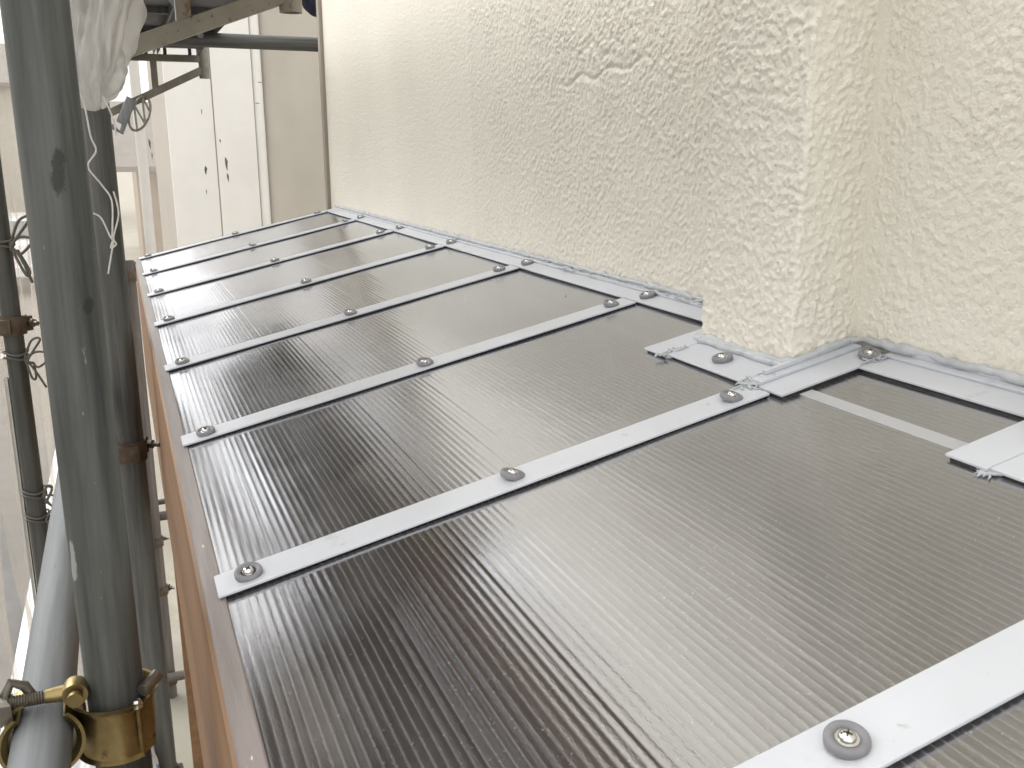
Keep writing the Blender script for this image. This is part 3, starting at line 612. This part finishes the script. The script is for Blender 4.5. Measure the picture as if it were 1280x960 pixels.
# ------------------------------------------------------------------ brackets and overhead planks
def bracket(cx, cy, xe, zd0, zd1, zc, zp, label, m, t=.034, strut=.42):
    b = empty('platform_bracket', (cx, cy, zd0), label, 'bracket'); x0 = cx+R0
    mb = MB(); mb.box((x0, cy-t*.45, zc-t*.45), (xe-.015, cy+t*.45, zc+t*.45), bev=.002); build(mb, 'top_chord', m, b)
    d = Vector((xe-.012-x0, 0, zd1-zd0)); L = d.length; a = math.atan2(d.z, d.x)
    mx = Matrix.Translation((x0, cy, zd0)) @ Matrix.Rotation(-a, 4, 'Y')
    mb = MB(); mb.box((0, -t*.5, -t*.5), (L, t*.5, t*.5), mx, .002); build(mb, 'diagonal', m, b)
    xs = x0+(xe-x0)*strut; zs = zd0+(zd1-zd0)*strut
    mb = MB(); mb.box((xs-t*.42, cy-t*.40, zs), (xs+t*.42, cy+t*.40, zc), bev=.002); build(mb, 'strut', m, b)
    mb = MB(); mb.lathe([(.0185, zp), (.0235, zp), (.0235, zp+.22), (.0185, zp+.22), (.0185, zp)], 28, Matrix.Translation((xe, cy, 0))); build(mb, 'end_post', m, b, None, 50)
    for z in (zd0, zc):
        mb = MB(); mb.shell([(R0+.001, -.025), (R0+.001, .025)], .5, 5.8, 26, .005, Matrix.Translation((cx, cy, z-.01))); mb.box((R0, -.02, -.02), (R0+.02, .02, .02), Matrix.Translation((cx, cy, z-.01)), .002); build(mb, 'pole_clip', 'galvE', b, None, 40)
    return b
bracket(*B, -.232, .424, .557, .655, .522, 'rusty beige bracket bolted to the dull grey pole under the planks', 'beige')
bracket(*C2, -.171, .396, .604, .655, .568, 'worn grey bracket on the far dark pole under the planks', 'bracket', .034, .51)
def plank(x0, x1, y0, y1, z, label):
    p = empty('scaffold_plank', ((x0+x1)/2, (y0+y1)/2, z), label, 'plank', 'steel planks overhead')
    mb = MB(); mb.box((x0, y0, z+.018), (x1, y1, z+.022)); mb.box((x0, y0, z-.012), (x0+.004, y1, z+.018)); mb.box((x1-.004, y0, z-.012), (x1, y1, z+.018)); build(mb, 'deck', 'plank', p, None, 0)
    n = 5
    for i in range(n):
        y = y0+(y1-y0)*(i+.5)/n; mb = MB(); mb.box((x0+.004, y-.015, z-.004), (x1-.004, y+.015, z+.0178)); build(mb, 'cross_rib', 'galvB', p, None, 0)
    for y in (y0+.03, y1-.03):
        for x in (x0+.035, x1-.035):
            mb = MB(); mb.tube([(x, y, z+.015), (x, y, z-.008), (x, y+(.03 if y > (y0+y1)/2 else -.03), z-.010)], .008, 10); build(mb, 'hook', 'galvB', p)
zpl = .686
plank(-.585, -.385, 1.80, 4.60, zpl, 'dark steel scaffold plank overhead on the pole side of the brackets')
plank(-.372, -.192, 1.80, 4.60, zpl+.001, 'dark steel scaffold plank overhead on the house side of the brackets')
bracket(*A, -.232, .470, .580, .655, .522, 'beige bracket on the thick grey-green pole under the near planks', 'beige')
M['brownplank'] = mat('weathered_wood_plank', (.13, .075, .05), (.20, .125, .085), 16, .75, stretch=(1, .08, 1), bump=.3)
plank(-.585, -.385, .585, 1.775, zpl, 'dark steel scaffold plank in the near bay over the roof eave')
plank(-.800, -.590, .605, 1.752, zpl+.002, 'dark steel scaffold plank between the two poles of the near bay')
plank(-.915, -.806, .50, 1.80, zpl+.001, 'narrow dark steel plank in the near bay on the street side')
for yy, lab in ((A[1]+.05, 'horizontal transom tube at the thick grey-green pole under the street side plank'), (B[1]-.052, 'horizontal transom tube at the dull grey pole under the street side plank')):
    pole((-.93, yy, zpl-.04), (-.60, yy, zpl-.04), R0, 'galvB', lab)
bw = empty('wooden_plank', (-.28, 1.18, zpl), 'brown wooden plank in the near bay over the roof', 'plank')
mb = MB(); mb.box((-.375, .55, zpl-.006), (-.215, 1.79, zpl+.028), bev=.003); build(mb, 'board', 'brownplank', bw)
# diagonal pale brace under the planks
mb = MB(); mb.tube([(-.50, 2.1, zpl-.03), (-.25, 3.6, zpl-.035)], .012, 12); tag(build(mb, 'brace_rod', 'galvE', None, (-.5, 2.1, zpl-.03)), 'pale diagonal rod under the overhead planks', 'rod')
# wire handle hanging on the far bracket
q0 = Vector((-.475, 4.50, .40)); mb = MB()
lp = []
for i in range(33):
    a = 2*math.pi*i/32; lx, lz = .040*math.cos(a), .085*math.sin(a)*(1 if math.sin(a) > 0 else .9)
    lp.append(q0+Vector((lx*.9+lz*.42, 0, lz*.9-lx*.42)))
mb.tube(lp, .0055, 8, False)
for (a, b) in ((2, 10), (10, 30), (30, 14), (14, 26)): mb.tube([lp[a], lp[b]], .0045, 8)
tag(build(mb, 'wire_handle', 'steel', None, q0), 'oval wire grip with zigzag bars hanging from the far bracket', 'wire handle')
mb = MB(); mb.tube([(-.56, 4.5, .36), (-.50, 4.5, .47)], [.020, .026], 18); mb.tube([(-.60, 4.5, .35), (-.56, 4.5, .32), (-.525, 4.5, .40)], .012, 12)
tag(build(mb, 'pipe_stub', 'galvE', None, (-.56, 4.5, .36)), 'short shiny pipe stub with hook at the far dark pole', 'pipe stub')

# ------------------------------------------------------------------ bag, cloth, sack
def blob(name, m, c, rx, ry, rz, fold, seed, label, cat, nu=96, nv=64, drop=0, org=None):
    th = np.linspace(0, 2*np.pi, nu, endpoint=False); ph = np.linspace(.03, np.pi-.03, nv); T, P = np.meshgrid(th, ph, indexing='ij')
    cx_, cy_ = np.cos(T), np.sin(T)
    n1 = vnoise(cx_*2.2+seed, cy_*2.2+P*.9+seed*2)-.5; n2 = vnoise(cx_*5+seed*3, cy_*5+P*1.6)-.5; n3 = vnoise(cx_*11+P*3+seed, cy_*11+P*2.2)-.5
    k = 1+fold*(1.2*n1+.9*n2+.75*n3)
    sq = np.sin(P)**.7
    X = c[0]+rx*sq*cx_*k+drop*np.cos(P)*rx; Y = c[1]+ry*sq*cy_*k; Z = c[2]+rz*np.cos(P)*(1+.25*fold*n1)
    o = link(name, gridmesh(name, np.stack([X, Y, Z], -1)[::-1], c, True), m, None, c); return tag(o, label, cat)
blob('vinyl_sheet', 'vinyl', (-.604, 1.02, .420), .039, .03, .115, .85, 3.1, 'crumpled translucent white vinyl film bundled beside the thick grey pole', 'vinyl film', drop=.25)
blob('cloth_bundle', 'navy', (.165, 3.46, .86), .075, .05, .13, .35, 8.3, 'dark navy cloth bundle hanging at the house corner', 'cloth')
blob('printed_sack', 'white', (-.765, 1.70, -1.15), .12, .10, .13, .25, 5.2, 'white sack with blue printed marks below the yellow coupler', 'sack')
# ------------------------------------------------------------------ cords and twine
def cord(pts, rad, m, label, name='cord_tie', cat='cord', n=10):
    P = [Vector(p) for p in pts]; out = []
    for i in range(len(P)-1):
        p0, p1, p2, p3 = P[max(i-1, 0)], P[i], P[i+1], P[min(i+2, len(P)-1)]
        for k in range(n):
            t = k/n; out.append(.5*((2*p1)+(-p0+p2)*t+(2*p0-5*p1+4*p2-p3)*t*t+(-p0+3*p1-3*p2+p3)*t**3))
    out.append(P[-1]); mb = MB(); mb.tube(out, rad, 7)
    return mb
def cord_obj(paths, rad, m, label, name, cat):
    mb = MB()
    for p in paths:
        c = cord(p, rad, m, label); mb.add(c.v, c.f)
    return tag(build(mb, name, m, None, Vector(paths[0][0]), 60), label, cat)
def tie(cx, cy, z, lab, seed, rad=.0028, size=1.0):
    rn = random.Random(seed); ps = []
    for j in range(2):
        ps.append([(cx+(R0+.003)*math.cos(a), cy+(R0+.003)*math.sin(a), z+.012*j+.004*math.sin(a*2+j)) for a in [k*2*math.pi/14 for k in range(15)]])
    bx, by = cx+.02, cy-.022
    for j in range(3):
        a = rn.uniform(-1.4, 1.0); l = rn.uniform(.03, .07)*size
        ps.append([(bx, by, z), (bx+l*.5*math.cos(a), by-.01, z+l*.7*math.sin(a)+.012), (bx+l*math.cos(a), by-.012, z+l*math.sin(a)), (bx+l*.6*math.cos(a+.5), by-.008, z+l*.5*math.sin(a)-.025), (bx+rn.uniform(0, .02), by-.003, z-.012)])
    ps.append([(bx, by, z), (bx+.02, by-.01, z-.03), (bx+.03+rn.uniform(-.01, .02), by-.006, z-.075*size)])
    return cord_obj(ps, rad, 'rope', lab, 'cord_tie', 'cord')
tie(*Dd, .028, 'dark looped cord knotted highest on the netting pole', 2, .0034, 1.2)
tie(*Dd, -.245, 'thin looped wire tie just below the clamp on the netting pole', 5)
tie(*Dd, -.60, 'tangled cord tied on the netting pole well below the clamp', 9, .0026)
tie(*Dd, -.665, 'curled cord end tied lowest on the netting pole', 13, .0026)
tw = (-.612, .90)
def T(px, pz, y=.86): return (px, y, pz)
cord_obj([[T(-.634, .318), T(-.628, .295), T(-.625, .262), T(-.621, .245), T(-.631, .228), T(-.619, .208), T(-.610, .190), T(-.612, .160), T(-.614, .145)],
          [T(-.608, .305), T(-.600, .282), T(-.598, .262)],
          [T(-.631, .176), T(-.623, .170), T(-.616, .150), T(-.613, .143), T(-.617, .126), T(-.622, .106)],
          [T(-.607, .20), T(-.604, .175), T(-.612, .148), T(-.610, .140), T(-.616, .136), T(-.613, .145)]], .0010, 'twine', 'pale frayed twine hanging down from the vinyl film with a loose knot', 'twine', 'twine')

# ------------------------------------------------------------------ scaffold netting
def sheet(name, p0, p1, z0, z1, amp, seed, label, nu=160, nv=120, billow=.0, m='mesh'):
    p0, p1 = np.array(p0, float), np.array(p1, float); d = p1-p0; L = np.linalg.norm(d); d /= L; nrm = np.array([-d[1], d[0]])
    s = np.linspace(0, L, nu); z = np.linspace(z0, z1, nv); SS, ZZ = np.meshgrid(s, z, indexing='ij')
    h = amp*((vnoise(SS/.16+seed, ZZ/.7+seed)-.5)*1.2+(vnoise(SS/.05+ZZ/.25+seed*2, ZZ/.4-SS/.3)-.5)*.45)+billow*np.sin(np.pi*SS/L)
    P = np.stack([p0[0]+d[0]*SS+nrm[0]*h, p0[1]+d[1]*SS+nrm[1]*h, ZZ], -1)
    org = (p0[0], p0[1], z0)
    o = link(name, gridmesh(name, P, org), m, None, org); return tag(o, label, 'netting')
sheet('safety_netting', (-.935, -1.6), (-.935, 2.18), GZ+.1, 2.5, .05, 1.3, 'wrinkled pale safety netting hung along the near scaffold bay')
sheet('safety_netting', (-.945, 2.25), (-.945, 5.15), GZ+.1, 2.5, .04, 4.7, 'white safety netting hung beyond the corded pole', m='mesh_white')
sheet('safety_netting', (-.94, 5.2), (1.9, 5.2), GZ+.1, 1.25, .02, 9.1, 'white safety netting across the far end of the scaffold', m='mesh_white')

NETEND = bpy.data.objects['safety_netting.002']
for (x, z, l, wd, a) in ((-.421, .272, .050, .006, .10), (-.415, .21, .035, .003, .05), (-.148, .133, .045, .008, .0), (-.037, .166, .070, .008, .08), (-.034, .093, .045, .006, .12), (-.145, .438, .03, .003, .05), (-.153, .018, .03, .003, .15), (-.061, .288, .02, .004, .3), (.171, .596, .025, .003, 1.4), (.151, .487, .025, .003, 1.5)):
    p = Vector((x, 5.172, z)); q = Vector((math.sin(a), 0, -math.cos(a)))
    mb = MB(); mb.tube([p-q*l*.5, p-q*l*.2+Vector((.002, -.003, 0)), p+q*l*.1, p+q*l*.5], [wd*.3, wd, wd*.7, wd*.2], 8)
    build(mb, 'tear', 'rope', NETEND, None, 60)

PA = bpy.data.objects['scaffold_pole']; inv = PA.matrix_basis.inverted() if False else (Matrix.Translation(PA.location) @ PA.rotation_euler.to_matrix().to_4x4()).inverted()
def onA(dx, z): v = inv @ Vector((A[0]+dx, A[1]-math.sqrt(max(R0*R0-dx*dx, 0)), z)); return (v.x, v.y, v.z)
scuff(M['galvA'], [(*onA(.004, .232), .010, .030, (.03, .03, .03)), (*onA(.014, .124), .009, .013, (.025, .025, .025)), (*onA(-.021, -.095), .008, .03, (.33, .34, .34))])
